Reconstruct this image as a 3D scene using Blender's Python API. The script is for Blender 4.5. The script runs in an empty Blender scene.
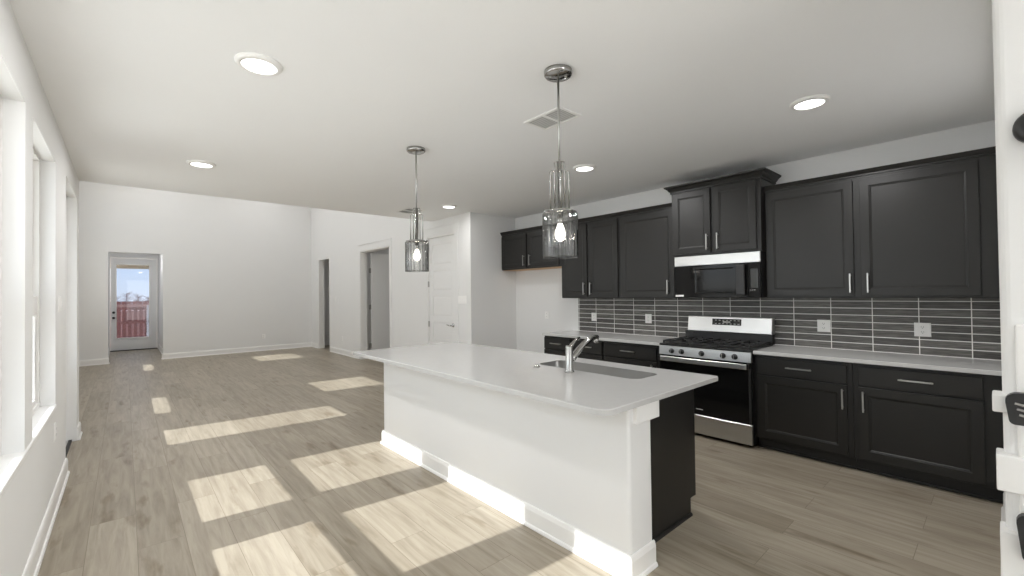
import bpy, bmesh, math, random
from mathutils import Vector, Matrix
C = bpy.context.scene.collection
SC = bpy.context.scene
random.seed(7)
PI = math.pi

# ------------------------------------------------------------------ camera
F_PX, YAW, PIT, ROL, CAM_H = 435.7, 0.7265, 0.0129, -0.0122, 1.4738
cd = bpy.data.cameras.new('camera'); cam = bpy.data.objects.new('camera', cd); C.objects.link(cam)
fw = Vector((math.sin(YAW)*math.cos(PIT), math.cos(YAW)*math.cos(PIT), math.sin(PIT)))
rt0 = Vector((math.cos(YAW), -math.sin(YAW), 0)); up0 = rt0.cross(fw)
rt = rt0*math.cos(ROL) + up0*math.sin(ROL); up = up0*math.cos(ROL) - rt0*math.sin(ROL)
m = Matrix((rt, up, -fw)).transposed().to_4x4(); m.translation = (0, 0, CAM_H)
cam.matrix_world = m
cd.sensor_width = 36; cd.lens = F_PX/1024*36; cd.clip_start = .02; cd.clip_end = 300
SC.camera = cam
# ------------------------------------------------------------------ view, sky, sun
SC.view_settings.view_transform = 'Standard'; SC.view_settings.look = 'None'
SC.view_settings.gamma = 1; SC.view_settings.use_curve_mapping = False
SC.view_settings.exposure = 0.0
try:
    SC.cycles.max_bounces = 16; SC.cycles.diffuse_bounces = 9; SC.cycles.transparent_max_bounces = 16
    SC.cycles.use_denoising = True; SC.cycles.sample_clamp_indirect = 6
    SC.cycles.caustics_reflective = False; SC.cycles.caustics_refractive = False
except Exception: pass
SKY, SUN, LAMP = 3.5, 7.5, 15.0
w = bpy.data.worlds.new('sky'); SC.world = w; w.use_nodes = True
wn, wl = w.node_tree.nodes, w.node_tree.links
wn.clear()
tc = wn.new('ShaderNodeTexCoord'); sx = wn.new('ShaderNodeSeparateXYZ'); rp = wn.new('ShaderNodeValToRGB')
bg = wn.new('ShaderNodeBackground'); wo = wn.new('ShaderNodeOutputWorld')
wl.new(tc.outputs['Generated'], sx.inputs[0]); wl.new(sx.outputs['Z'], rp.inputs[0]); wl.new(rp.outputs[0], bg.inputs[0])
wl.new(bg.outputs[0], wo.inputs[0]); bg.inputs[1].default_value = SKY
e = rp.color_ramp.elements
e[0].position = 0.0; e[0].color = (1, .99, .97, 1)
e[1].position = .30; e[1].color = (.90, .945, 1, 1)
el = rp.color_ramp.elements.new(.05); el.color = (.88, .94, 1, 1)
sd = bpy.data.lights.new('sun', 'SUN'); sun = bpy.data.objects.new('sun', sd); C.objects.link(sun)
sd.energy = SUN; sd.angle = math.radians(.53); sd.color = (1, 1, .99)
sun.rotation_euler = Vector((1, -.10, -.955)).to_track_quat('-Z', 'Y').to_euler()

def area_portal(name, loc, direction, sx_, sy_):
    l = bpy.data.lights.new(name, 'AREA'); l.shape = 'RECTANGLE'; l.size = sx_; l.size_y = sy_
    l.cycles.is_portal = True
    o = bpy.data.objects.new(name, l); C.objects.link(o); o.location = loc
    o.rotation_euler = Vector(direction).to_track_quat('-Z', 'Z' if abs(direction[2]) < .5 else 'Y').to_euler()
    return o

# ------------------------------------------------------------------ materials
def new_mat(name):
    mt = bpy.data.materials.new(name); mt.use_nodes = True
    nt = mt.node_tree; b = nt.nodes['Principled BSDF']
    return mt, nt, b
def mat(name, col, rough=.5, metal=0, bump=0, bscale=200, var=0, vscale=3, spec=.5, coat=0):
    mt, nt, b = new_mat(name)
    b.inputs['Base Color'].default_value = (*col, 1); b.inputs['Roughness'].default_value = rough
    b.inputs['Metallic'].default_value = metal; b.inputs['Specular IOR Level'].default_value = spec
    b.inputs['Coat Weight'].default_value = coat
    tc = nt.nodes.new('ShaderNodeTexCoord')
    nz = nt.nodes.new('ShaderNodeTexNoise'); nz.inputs['Scale'].default_value = vscale; nz.inputs['Detail'].default_value = 4
    nt.links.new(tc.outputs['Object'], nz.inputs['Vector'])
    mr = nt.nodes.new('ShaderNodeMapRange'); mr.inputs['To Min'].default_value = 1-max(var, .01); mr.inputs['To Max'].default_value = 1+max(var, .01)
    nt.links.new(nz.outputs['Fac'], mr.inputs['Value'])
    mx = nt.nodes.new('ShaderNodeVectorMath'); mx.operation = 'SCALE'; mx.inputs[0].default_value = col
    nt.links.new(mr.outputs[0], mx.inputs['Scale']); nt.links.new(mx.outputs[0], b.inputs['Base Color'])
    if bump:
        n2 = nt.nodes.new('ShaderNodeTexNoise'); n2.inputs['Scale'].default_value = bscale; n2.inputs['Detail'].default_value = 2
        nt.links.new(tc.outputs['Object'], n2.inputs['Vector'])
        bp = nt.nodes.new('ShaderNodeBump'); bp.inputs['Strength'].default_value = bump; bp.inputs['Distance'].default_value = .002
        nt.links.new(n2.outputs['Fac'], bp.inputs['Height']); nt.links.new(bp.outputs[0], b.inputs['Normal'])
    return mt
def emit(name, col, s):
    mt = bpy.data.materials.new(name); mt.use_nodes = True; nt = mt.node_tree; nt.nodes.clear()
    em = nt.nodes.new('ShaderNodeEmission'); em.inputs[0].default_value = (*col, 1); em.inputs[1].default_value = s
    o = nt.nodes.new('ShaderNodeOutputMaterial'); nt.links.new(em.outputs[0], o.inputs[0]); return mt
def glass(name, tint, gloss=.08, rough=.02, ribs=0):
    mt = bpy.data.materials.new(name); mt.use_nodes = True; nt = mt.node_tree; nt.nodes.clear()
    tr = nt.nodes.new('ShaderNodeBsdfTransparent'); tr.inputs[0].default_value = (*tint, 1)
    gl = nt.nodes.new('ShaderNodeBsdfGlossy'); gl.inputs['Roughness'].default_value = rough
    fr = nt.nodes.new('ShaderNodeLayerWeight'); fr.inputs['Blend'].default_value = .5 if ribs else .25
    mr = nt.nodes.new('ShaderNodeMapRange'); mr.inputs['To Min'].default_value = gloss; mr.inputs['To Max'].default_value = .65
    nt.links.new(fr.outputs['Facing'], mr.inputs['Value'])
    if ribs:
        mr.inputs['To Max'].default_value = .30
        cr = nt.nodes.new('ShaderNodeValToRGB'); cr.color_ramp.elements[0].position = .0; cr.color_ramp.elements[0].color = (*tint, 1)
        cr.color_ramp.elements[1].position = 1; cr.color_ramp.elements[1].color = (.42, .42, .415, 1)
        ce_ = cr.color_ramp.elements.new(.12); ce_.color = (.79, .79, .785, 1)
        nt.links.new(fr.outputs['Facing'], cr.inputs[0]); nt.links.new(cr.outputs[0], tr.inputs[0])
    mx = nt.nodes.new('ShaderNodeMixShader'); nt.links.new(mr.outputs[0], mx.inputs[0])
    nt.links.new(tr.outputs[0], mx.inputs[1]); nt.links.new(gl.outputs[0], mx.inputs[2])
    o = nt.nodes.new('ShaderNodeOutputMaterial'); nt.links.new(mx.outputs[0], o.inputs[0]); return mt

def floor_mat():
    mt, nt, b = new_mat('oak_planks'); N, L = nt.nodes, nt.links
    tc = N.new('ShaderNodeTexCoord'); mp = N.new('ShaderNodeMapping'); mp.inputs['Rotation'].default_value = (0, 0, PI/2)
    mp.inputs['Location'].default_value = (.35, .17, 0)
    L.new(tc.outputs['Object'], mp.inputs[0])
    br = N.new('ShaderNodeTexBrick'); L.new(mp.outputs[0], br.inputs['Vector'])
    br.offset = .37; br.offset_frequency = 2
    br.inputs['Scale'].default_value = 1; br.inputs['Brick Width'].default_value = 1.52; br.inputs['Row Height'].default_value = .225
    br.inputs['Mortar Size'].default_value = .0016; br.inputs['Mortar Smooth'].default_value = .3; br.inputs['Bias'].default_value = 0
    br.inputs['Color1'].default_value = (.37, .327, .262, 1); br.inputs['Color2'].default_value = (.298, .258, .20, 1)
    br.inputs['Mortar'].default_value = (.20, .165, .12, 1)
    # offset the grain per plank
    sv = N.new('ShaderNodeVectorMath'); sv.operation = 'SCALE'; sv.inputs['Scale'].default_value = 37.0
    L.new(br.outputs['Color'], sv.inputs[0])
    ad = N.new('ShaderNodeVectorMath'); ad.operation = 'ADD'; L.new(mp.outputs[0], ad.inputs[0]); L.new(sv.outputs[0], ad.inputs[1])
    m2 = N.new('ShaderNodeMapping'); m2.inputs['Scale'].default_value = (1.1, 14, 1); L.new(ad.outputs[0], m2.inputs[0])
    n1 = N.new('ShaderNodeTexNoise'); n1.inputs['Scale'].default_value = 1.6; n1.inputs['Detail'].default_value = 7; n1.inputs['Roughness'].default_value = .62; n1.inputs['Distortion'].default_value = .5
    L.new(m2.outputs[0], n1.inputs['Vector'])
    r1 = N.new('ShaderNodeValToRGB'); r1.color_ramp.elements[0].position = .30; r1.color_ramp.elements[0].color = (.66, .63, .58, 1)
    r1.color_ramp.elements[1].position = .62; r1.color_ramp.elements[1].color = (1.12, 1.12, 1.12, 1)
    L.new(n1.outputs['Fac'], r1.inputs[0])
    mu = N.new('ShaderNodeMix'); mu.data_type = 'RGBA'; mu.blend_type = 'MULTIPLY'; mu.inputs['Factor'].default_value = .8
    L.new(br.outputs['Color'], mu.inputs['A']); L.new(r1.outputs[0], mu.inputs['B'])
    # dark knots and streaks
    m3 = N.new('ShaderNodeMapping'); m3.inputs['Scale'].default_value = (2.2, 9, 1); L.new(ad.outputs[0], m3.inputs[0])
    n2 = N.new('ShaderNodeTexNoise'); n2.inputs['Scale'].default_value = 1.1; n2.inputs['Detail'].default_value = 4; L.new(m3.outputs[0], n2.inputs['Vector'])
    r2 = N.new('ShaderNodeValToRGB'); r2.color_ramp.elements[0].position = .60; r2.color_ramp.elements[0].color = (1, 1, 1, 1)
    r2.color_ramp.elements[1].position = .72; r2.color_ramp.elements[1].color = (.60, .54, .46, 1)
    L.new(n2.outputs['Fac'], r2.inputs[0])
    m4 = N.new('ShaderNodeMix'); m4.data_type = 'RGBA'; m4.blend_type = 'MULTIPLY'; m4.inputs['Factor'].default_value = .85
    L.new(mu.outputs['Result'], m4.inputs['A']); L.new(r2.outputs[0], m4.inputs['B'])
    L.new(m4.outputs['Result'], b.inputs['Base Color'])
    b.inputs['Roughness'].default_value = .38; b.inputs['Specular IOR Level'].default_value = .35
    bp = N.new('ShaderNodeBump'); bp.inputs['Strength'].default_value = .25; bp.inputs['Distance'].default_value = .001
    iv = N.new('ShaderNodeMath'); iv.operation = 'SUBTRACT'; L.new(n1.outputs['Fac'], iv.inputs[0]); L.new(br.outputs['Fac'], iv.inputs[1])
    L.new(iv.outputs[0], bp.inputs['Height']); L.new(bp.outputs[0], b.inputs['Normal'])
    return mt
def tile_mat():
    mt, nt, b = new_mat('slate_stack_tile'); N, L = nt.nodes, nt.links
    tc = N.new('ShaderNodeTexCoord'); sp = N.new('ShaderNodeSeparateXYZ'); L.new(tc.outputs['Object'], sp.inputs[0])
    cb = N.new('ShaderNodeCombineXYZ'); a1 = N.new('ShaderNodeMath'); a1.operation = 'ADD'; a1.inputs[1].default_value = -.166+.307*4
    a2 = N.new('ShaderNodeMath'); a2.operation = 'ADD'; a2.inputs[1].default_value = -1.367+.0643*40
    L.new(sp.outputs['Y'], a1.inputs[0]); L.new(sp.outputs['Z'], a2.inputs[0]); L.new(a1.outputs[0], cb.inputs[0]); L.new(a2.outputs[0], cb.inputs[1])
    br = N.new('ShaderNodeTexBrick'); br.offset = 0; br.squash = 1; L.new(cb.outputs[0], br.inputs['Vector'])
    br.inputs['Scale'].default_value = 1; br.inputs['Brick Width'].default_value = .307; br.inputs['Row Height'].default_value = .0643
    br.inputs['Mortar Size'].default_value = .0034; br.inputs['Mortar Smooth'].default_value = .15
    br.inputs['Color1'].default_value = (.060, .057, .052, 1); br.inputs['Color2'].default_value = (.135, .129, .118, 1); br.inputs['Mortar'].default_value = (.84, .83, .80, 1)
    sv = N.new('ShaderNodeVectorMath'); sv.operation = 'SCALE'; sv.inputs['Scale'].default_value = 90; L.new(br.outputs['Color'], sv.inputs[0])
    ad = N.new('ShaderNodeVectorMath'); ad.operation = 'ADD'; L.new(cb.outputs[0], ad.inputs[0]); L.new(sv.outputs[0], ad.inputs[1])
    mp = N.new('ShaderNodeMapping'); mp.inputs['Scale'].default_value = (4, 60, 1); L.new(ad.outputs[0], mp.inputs[0])
    n1 = N.new('ShaderNodeTexNoise'); n1.inputs['Scale'].default_value = 2.4; n1.inputs['Detail'].default_value = 5; L.new(mp.outputs[0], n1.inputs['Vector'])
    r1 = N.new('ShaderNodeValToRGB'); r1.color_ramp.elements[0].position = .3; r1.color_ramp.elements[0].color = (.5, .5, .5, 1)
    r1.color_ramp.elements[1].position = .7; r1.color_ramp.elements[1].color = (1.7, 1.7, 1.7, 1); L.new(n1.outputs['Fac'], r1.inputs[0])
    mu = N.new('ShaderNodeMix'); mu.data_type = 'RGBA'; mu.blend_type = 'MULTIPLY'; mu.inputs['Factor'].default_value = 1
    L.new(br.outputs['Color'], mu.inputs['A']); L.new(r1.outputs[0], mu.inputs['B'])
    mm = N.new('ShaderNodeMix'); mm.data_type = 'RGBA'; L.new(br.outputs['Fac'], mm.inputs['Factor'])
    L.new(mu.outputs['Result'], mm.inputs['A']); mm.inputs['B'].default_value = (.84, .83, .80, 1)
    L.new(mm.outputs['Result'], b.inputs['Base Color']); b.inputs['Roughness'].default_value = .45
    bp = N.new('ShaderNodeBump'); bp.inputs['Strength'].default_value = .4; bp.inputs['Distance'].default_value = .002; bp.invert = True
    L.new(br.outputs['Fac'], bp.inputs['Height']); L.new(bp.outputs[0], b.inputs['Normal'])
    return mt
def brushed(name, col, rough=.3, axis=2):
    mt, nt, b = new_mat(name); N, L = nt.nodes, nt.links
    b.inputs['Base Color'].default_value = (*col, 1); b.inputs['Metallic'].default_value = 1
    tc = N.new('ShaderNodeTexCoord'); mp = N.new('ShaderNodeMapping')
    s = [8, 8, 8]; s[axis] = 500; mp.inputs['Scale'].default_value = s; L.new(tc.outputs['Object'], mp.inputs[0])
    n = N.new('ShaderNodeTexNoise'); n.inputs['Scale'].default_value = 1; L.new(mp.outputs[0], n.inputs['Vector'])
    mr = N.new('ShaderNodeMapRange'); mr.inputs['To Min'].default_value = rough*.8; mr.inputs['To Max'].default_value = rough*1.25
    L.new(n.outputs['Fac'], mr.inputs['Value']); L.new(mr.outputs[0], b.inputs['Roughness']); return mt

M = dict(
    wall=mat('wall_paint', (.80, .80, .795), .75, bump=.12, bscale=150),
    ceil=mat('ceiling_paint', (.935, .94, .945), .85, bump=.1, bscale=120),
    trim=mat('trim_paint', (.86, .855, .84), .35),
    door=mat('door_paint', (.80, .80, .795), .4),
    floor=floor_mat(), tile=tile_mat(),
    black=mat('black_cabinet_paint', (.0145, .0138, .0125), (.38), var=.06, spec=.4),
    void=mat('toe_kick_black', (.010, .0095, .009), .6),
    quartz=mat('white_quartz', (.565, .562, .552), .14, var=.03, vscale=30, spec=.45),
    ventgrey=mat('duct_grey', (.50, .50, .49), .7),
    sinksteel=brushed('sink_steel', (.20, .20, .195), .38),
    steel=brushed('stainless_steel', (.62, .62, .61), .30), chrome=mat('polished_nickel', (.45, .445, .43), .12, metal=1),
    nickel=mat('satin_nickel', (.46, .455, .44), .3, metal=1),
    bglass=mat('black_glass', (.006, .006, .006), .08, spec=.22), bplast=mat('black_enamel', (.014, .014, .014), .3),
    iron=mat('cast_iron', (.018, .018, .018), .55, bump=.2, bscale=300),
    plate=mat('white_plastic', (.90, .895, .88), .35), slot=mat('slot_shadow_grey', (.22, .22, .21), .5),
    plast=mat('grey_mark', (.55, .55, .54), .4), lcd=mat('display_glass', (.03, .032, .03), .12),
    vinyl=mat('window_vinyl', (.80, .79, .77), .4), pane=glass('window_pane', (.97, .98, .98), .03), dimmed=glass('sky_dimming_pane', (.44, .475, .53), .03),  # far door pane darkened and blued to tone down the bright sky
    ribbed=glass('clear_ribbed_glass', (.93, .93, .92), .035, .03, 1),
    lens=emit('lamp_lens', (1, .98, .95), 6), bulb=emit('bulb_glow', (1, .95, .87), 6),
    wood=mat('raw_maple', (.62, .40, .22), .5, var=.1), fence=mat('red_cedar', (.34, .125, .105), .7, var=.35, vscale=6),
    sunlit_wood=mat('sunlit_rail', (.60, .34, .30), .7, var=.1), whitepost=mat('white_post', (.8, .78, .76), .5), twig=mat('bare_twigs', (.42, .30, .29), .8),  # rail wood paler than the fence: sunlight put into its colour
    soil=mat('bounce_ground', (.80, .78, .74), .9, var=.1), roof=mat('porch_soffit', (.80, .66, .46), .7), rubber=mat('dark_rubber', (.02, .02, .02), .6),
    dgrey=mat('blackened_metal', (.018, .018, .018), .4), frost=mat('frosted_grey', (.45, .45, .44), .3),
)

# ------------------------------------------------------------------ mesh builder
class MB:
    def __init__(s): s.v = []; s.f = []; s.sm = []
    def add(s, vs, fs, smooth=False):
        k = len(s.v); s.v += [tuple(q) for q in vs]; s.f += [[i+k for i in f] for f in fs]; s.sm += [smooth]*len(fs); return s
    def box(s, x0, x1, y0, y1, z0, z1):
        x0, x1 = sorted((x0, x1)); y0, y1 = sorted((y0, y1)); z0, z1 = sorted((z0, z1))
        vs = [(x, y, z) for x in (x0, x1) for y in (y0, y1) for z in (z0, z1)]
        return s.add(vs, [(0, 1, 3, 2), (4, 6, 7, 5), (0, 4, 5, 1), (2, 3, 7, 6), (0, 2, 6, 4), (1, 5, 7, 3)])
    def loops(s, loops, cap0=True, cap1=True, closed=True, smooth=False):
        n = len(loops[0]); vs = [p for l in loops for p in l]; fs = []
        for k in range(len(loops)-1):
            for i in range(n if closed else n-1):
                j = (i+1) % n; fs.append((k*n+i, k*n+j, (k+1)*n+j, (k+1)*n+i))
        s.add(vs, fs, smooth)
        if cap0: s.add(loops[0], [list(range(n))[::-1]])
        if cap1: s.add(loops[-1], [list(range(n))])
        return s
    def lathe(s, prof, c=(0, 0, 0), n=28, axis='z', cap0=True, cap1=True, smooth=True, ribs=0, amp=0):
        ls = []
        for r, h in prof:
            l = []
            for i in range(n):
                a = 2*PI*i/n; rr = r*(1+(amp*math.cos(ribs*a) if ribs else 0))
                p = (rr*math.cos(a), rr*math.sin(a), h)
                if axis == 'x': p = (p[2], p[0], p[1])
                if axis == 'y': p = (p[0], p[2], p[1])
                l.append((c[0]+p[0], c[1]+p[1], c[2]+p[2]))
            ls.append(l)
        return s.loops(ls, cap0, cap1, True, smooth)
    def tube(s, pts, r, n=12, smooth=True):
        pts = [Vector(p) for p in pts]; rs = r if isinstance(r, (list, tuple)) else [r]*len(pts)
        t0 = (pts[1]-pts[0]).normalized(); a = Vector((0, 0, 1)) if abs(t0.z) < .9 else Vector((1, 0, 0)); u = t0.cross(a).normalized()
        ls = []
        for i, q in enumerate(pts):
            t = ((pts[min(i+1, len(pts)-1)]-q).normalized() + (q-pts[max(i-1, 0)]).normalized()).normalized()
            u = (u - t*u.dot(t)).normalized(); v = t.cross(u)
            ls.append([q + (u*math.cos(2*PI*k/n)+v*math.sin(2*PI*k/n))*rs[i] for k in range(n)])
        return s.loops(ls, True, True, True, smooth)
    def panel(s, rings, fn):
        """rings: (a0,a1,b0,b1,c); first ring is the back; fn maps (a,b,c) to the world"""
        ls = [[fn(a0, b0, c), fn(a1, b0, c), fn(a1, b1, c), fn(a0, b1, c)] for a0, a1, b0, b1, c in rings]
        return s.loops(ls)
    def sweep(s, path, prof, closed=False):
        """extrude profile (offset,z) along a plan polyline; offset goes to the left of travel"""
        P = [Vector(p) for p in path]; n = len(P); ls = []
        for i in range(n):
            a = P[i-1] if (i > 0 or closed) else None; b = P[(i+1) % n] if (i < n-1 or closed) else None
            d1 = (P[i]-a).normalized() if a is not None else None; d2 = (b-P[i]).normalized() if b is not None else None
            d1 = d1 or d2; d2 = d2 or d1
            n1 = Vector((-d1.y, d1.x)); n2 = Vector((-d2.y, d2.x)); mt = (n1+n2).normalized(); k = 1/max(.3, mt.dot(n1))
            ls.append([(P[i].x+mt.x*o*k, P[i].y+mt.y*o*k, z) for o, z in prof])
        if closed: ls.append(ls[0])
        return s.loops(ls, not closed, not closed)
    def build(s, name, m_, parent=None, bevel=0, seg=2, label=None):
        me = bpy.data.meshes.new(name); off = ORG.get(parent.name if parent else None, Vector())
        me.from_pydata([tuple(Vector(v)-off) for v in s.v], [], s.f)
        me.polygons.foreach_set('use_smooth', s.sm); me.materials.append(M[m_] if isinstance(m_, str) else m_)
        bm = bmesh.new(); bm.from_mesh(me); bmesh.ops.remove_doubles(bm, verts=bm.verts, dist=1e-5); bmesh.ops.recalc_face_normals(bm, faces=bm.faces); bm.to_mesh(me); bm.free()
        o = bpy.data.objects.new(name, me); C.objects.link(o)
        if parent: o.parent = parent; ORG[o.name] = off
        if bevel:
            bv = o.modifiers.new('edge', 'BEVEL'); bv.width = bevel; bv.segments = seg; bv.limit_method = 'ANGLE'; bv.angle_limit = math.radians(50)
        if label: o['label'] = label
        return o
ORG = {}
def thing(name, label, cat, loc=(0, 0, 0), group=None):
    o = bpy.data.objects.new(name, None); C.objects.link(o); o.location = loc; o.empty_display_size = .1
    ORG[o.name] = Vector(loc); o['label'] = label; o['category'] = cat
    if group: o['group'] = group
    return o
def tag(o, label, cat, group=None):
    o['label'] = label; o['category'] = cat
    if group: o['group'] = group
    return o
def shell(name, loc=(0, 0, 0)):
    o = bpy.data.objects.new(name, None); C.objects.link(o); o.location = loc; ORG[o.name] = Vector(loc); o['kind'] = 'structure'; return o
def struct(o): o['kind'] = 'structure'; return o
def dup(root, loc, label=None, group=None):
    r = root.copy(); C.objects.link(r); r.location = loc
    if label: r['label'] = label
    if group: r['group'] = group
    for ch in list(root.children):
        c = ch.copy(); C.objects.link(c); c.parent = r
        for g in list(ch.children):
            d = g.copy(); C.objects.link(d); d.parent = c
    return r
def rot_z(root, a): root.rotation_euler = (0, 0, a)
def wall(name, axis, t0, t1, a0, a1, z0, z1, holes=(), m_='wall'):
    """solid wall with rectangular openings; axis = direction of its length ('x' or 'y'); t = thickness range"""
    A = sorted({a0, a1, *[h for o in holes for h in o[:2]]}); Z = sorted({z0, z1, *[h for o in holes for h in o[2:]]})
    A = [a for a in A if a0 <= a <= a1]; Z = [z for z in Z if z0 <= z <= z1]
    na, nz = len(A)-1, len(Z)-1
    sol = lambda i, k: 0 <= i < na and 0 <= k < nz and not any(o[0] < (A[i]+A[i+1])/2 < o[1] and o[2] < (Z[k]+Z[k+1])/2 < o[3] for o in holes)
    P = (lambda a, t, z: (a, t, z)) if axis == 'x' else (lambda a, t, z: (t, a, z))
    mb = MB()
    for i in range(na):
        for k in range(nz):
            if not sol(i, k): continue
            a, b, c, d = A[i], A[i+1], Z[k], Z[k+1]
            for t in (t0, t1): mb.add([P(a, t, c), P(b, t, c), P(b, t, d), P(a, t, d)], [(0, 1, 2, 3)])
            for (di, dk, q) in ((-1, 0, (a, a, c, d)), (1, 0, (b, b, c, d)), (0, -1, (a, b, c, c)), (0, 1, (a, b, d, d))):
                if not sol(i+di, k+dk):
                    x, y, u, v = q
                    if x == y: mb.add([P(x, t0, u), P(x, t1, u), P(x, t1, v), P(x, t0, v)], [(0, 1, 2, 3)])
                    else: mb.add([P(x, t0, u), P(y, t0, u), P(y, t1, u), P(x, t1, u)], [(0, 1, 2, 3)])
    return struct(mb.build(name, m_))

# ------------------------------------------------------------------ the room
H = 2.7714          # kitchen ceiling
HL = 4.70           # living room ceiling
XL, XLo = -.375, -.54
XW = 5.03; YR = .006; YF = 13.4; XP = 4.075; YE = 6.72; YB = -3.2
YD = 16.45          # garden door at the end of the passage
Z0 = .715           # window stool
struct(MB().box(-1.2, 9.0, YB-.2, 16.7, -.12, 0).build('floor', 'floor'))
struct(MB().box(XLo, 5.25, YB-.2, YE, H, H+.2).build('ceiling', 'ceil'))
ce = MB().box(-1.05, 4.35, YE-.05, YF+.2, HL, HL+.2); struct(ce.build('ceiling_living', 'ceil'))
wall('wall_bulkhead', 'x', YE-.14, YE, -1.05, XP+.02, H+.2, HL)

HEAD = 2.47
wins = [(.92, 1.97), (2.21, 3.26), (3.50, 4.55)]
DO = (5.28, 6.42)   # patio door opening
wall('wall_left', 'y', XLo, XL, YB, YE, 0, H, [(a, b, Z0-.03, HEAD) for a, b in wins] + [(*DO, 0, 2.53)])
wall('wall_return', 'x', YE-.15, YE, -1.05, XLo, 0, HL)
lw = [(7.28, 8.20, 3.10, 4.06), (11.62, 12.66, 3.10, 4.06), (7.30, 8.45, 1.165, 2.45), (11.70, 12.75, 1.165, 2.45)]
wall('wall_living_left', 'y', -1.05, -.90, YE, YF, 0, HL, [(a-.05, b+.05, u-.035, v+.02) for a, b, u, v in lw])
struct(MB().box(-.98-1.24, -1.05, YE, YF+3, 2.55, 2.66).build('roof_side_porch', 'roof'))
wall('wall_far', 'x', YF, YF+.15, -1.05, 4.25, 0, HL, [(-.285, .685, 0, 2.53)])
wall('wall_passage_left', 'y', -.48, -.33, YF+.15, YD+.15, 0, 2.85)
wall('wall_passage_right', 'y', .745, .90, YF+.15, YD+.15, 0, 2.85)
wall('wall_passage_end', 'x', YD, YD+.15, -.33, .745, 0, 2.85, [(-.325, .715, 0, 2.645)])
struct(MB().box(-.48, .90, YF+.15, YD+.15, 2.85, 3.0).build('ceiling_passage', 'ceil'))
DA = (8.37, 9.87); DB = (11.90, 12.78); DP = (5.99, 6.87)
wall('wall_living_right', 'y', XP, XP+.15, YE, YF, 0, HL, [(*DA, 0, 2.49), (*DB, 0, 2.49), (6.72, 6.87, 0, 2.50)])
wall('wall_pantry', 'y', XP, XP+.15, 5.56, YE, 0, H, [(DP[0], YE, 0, 2.50)])
wall('wall_alcove', 'x', 5.56, 5.68, XP+.15, 5.03, 0, H)
wall('wall_kitchen', 'y', XW, XW+.2, -.12, 5.68, 0, H)
o = wall('wall_right', 'x', -.30, YR, 2.0, XW, 0, H)
bv = o.modifiers.new('bullnose', 'BEVEL'); bv.width = .022; bv.segments = 4; bv.limit_method = 'ANGLE'
wall('wall_side', 'y', 5.03, 5.2, YB, -.12, 0, H, [(YB+.3, -.5, .12, 2.60)])  # opening added out of view to bring in extra daylight
wall('wall_back', 'x', YB-.2, YB, XLo, 5.2, 0, H, [(.1, 4.7, .12, 2.60)])  # wide unseen opening added so sky light fills the room
# rooms behind the right-hand doorways
wall('wall_room_end', 'y', 7.4, 7.55, 5.7, YF+.2, 0, 2.9)
wall('wall_room_near', 'x', 7.15, 7.30, XP+.15, 7.4, 0, 2.9)
wall('wall_room_mid', 'x', 10.6, 10.75, XP+.15, 7.4, 0, 2.9)
wall('wall_room_far', 'x', YF, YF+.2, XP+.15, 7.4, 0, 2.9)
struct(MB().box(XP+.15, 7.55, 5.7, YF+.2, 2.9, 3.05).build('ceiling_rooms', 'ceil'))

BASE = [(0, 0), (.026, 0), (.026, .008), (.022, .018), (.015, .022), (.015, .105), (.010, .128), (.006, .133), (0, .133)]
def baseboard(name, *paths):
    mb = MB()
    for p in paths: mb.sweep(p, BASE)
    return struct(mb.build(name, 'trim'))
# travel so that the room is on the left hand
baseboard('baseboard_left', [(XL, DO[0]), (XL, YB)])
baseboard('baseboard_left_end', [(-1.0+.1, YE), (XL, YE), (XL, DO[1])][::1])
baseboard('baseboard_far', [(4.10, YF), (.685, YF), (.685, YF+.15), (.745, YF+.15), (.745, YD)], [(-.33, YD), (-.33, YF+.15), (-.285, YF+.15), (-.285, YF), (-.9, YF)])
baseboard('baseboard_living_right', [(XP, DP[1]+.09), (XP, DA[0]-.09)], [(XP, DA[1]+.09), (XP, DB[0]-.05)], [(XP, DB[1]+.05), (XP, YF)])
baseboard('baseboard_alcove', [(XW, 4.30), (XW, 5.56), (XP, 5.56), (XP, DP[0]-.09)])
baseboard('baseboard_right', [(4.36, YR), (2.3, YR)][::-1])

# stool board under the kitchen windows
struct(MB().box(-.49, XL+.008, YB+.3, 4.55, Z0-.03, Z0).build('trim_stool', 'trim', bevel=.008))
def sash_window(i, a, b, x, z0, z1, rail=None):
    r = shell('window_%d' % i, (x, a, z0)); f = .05
    mb = MB(); mb.box(x-.04, x+.04, a, a+f, z0, z1); mb.box(x-.04, x+.04, b-f, b, z0, z1); mb.box(x-.04, x+.04, a+f, b-f, z0, z0+.035); mb.box(x-.04, x+.04, a+f, b-f, z1-.02, z1)
    mb.build('window_frame', 'vinyl', r, bevel=.004)
    if rail:
        g = .04
        for (u, v, dx) in ((z0+.035, rail[1], .012), (rail[0], z1-.02, -.012)):
            s = MB(); s.box(x-.014+dx, x+.014+dx, a+f, a+f+g, u, v); s.box(x-.014+dx, x+.014+dx, b-f-g, b-f, u, v)
            s.box(x-.014+dx, x+.014+dx, a+f+g, b-f-g, u, u+.03); s.box(x-.014+dx, x+.014+dx, a+f+g, b-f-g, v-(.012 if dx < 0 else .03), v)
            so = s.build('sash', 'vinyl', r, bevel=.003)
            MB().box(x-.003+dx, x+.003+dx, a+f+g, b-f-g, u+.03, v-(.012 if dx < 0 else .03)).build('pane', 'pane', so)
        MB().box(x-.03, x+.03, a+f, b-f, rail[0], rail[1]).build('meeting_rail', 'vinyl', r, bevel=.004)
    else:
        MB().box(x-.003, x+.003, a+f, b-f, z0+.035, z1-.02).build('pane', 'pane', r)
    return r
for i, (a, b) in enumerate(wins): sash_window(i+1, a, b, -.49, Z0, HEAD, (1.366, 1.495))
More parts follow.
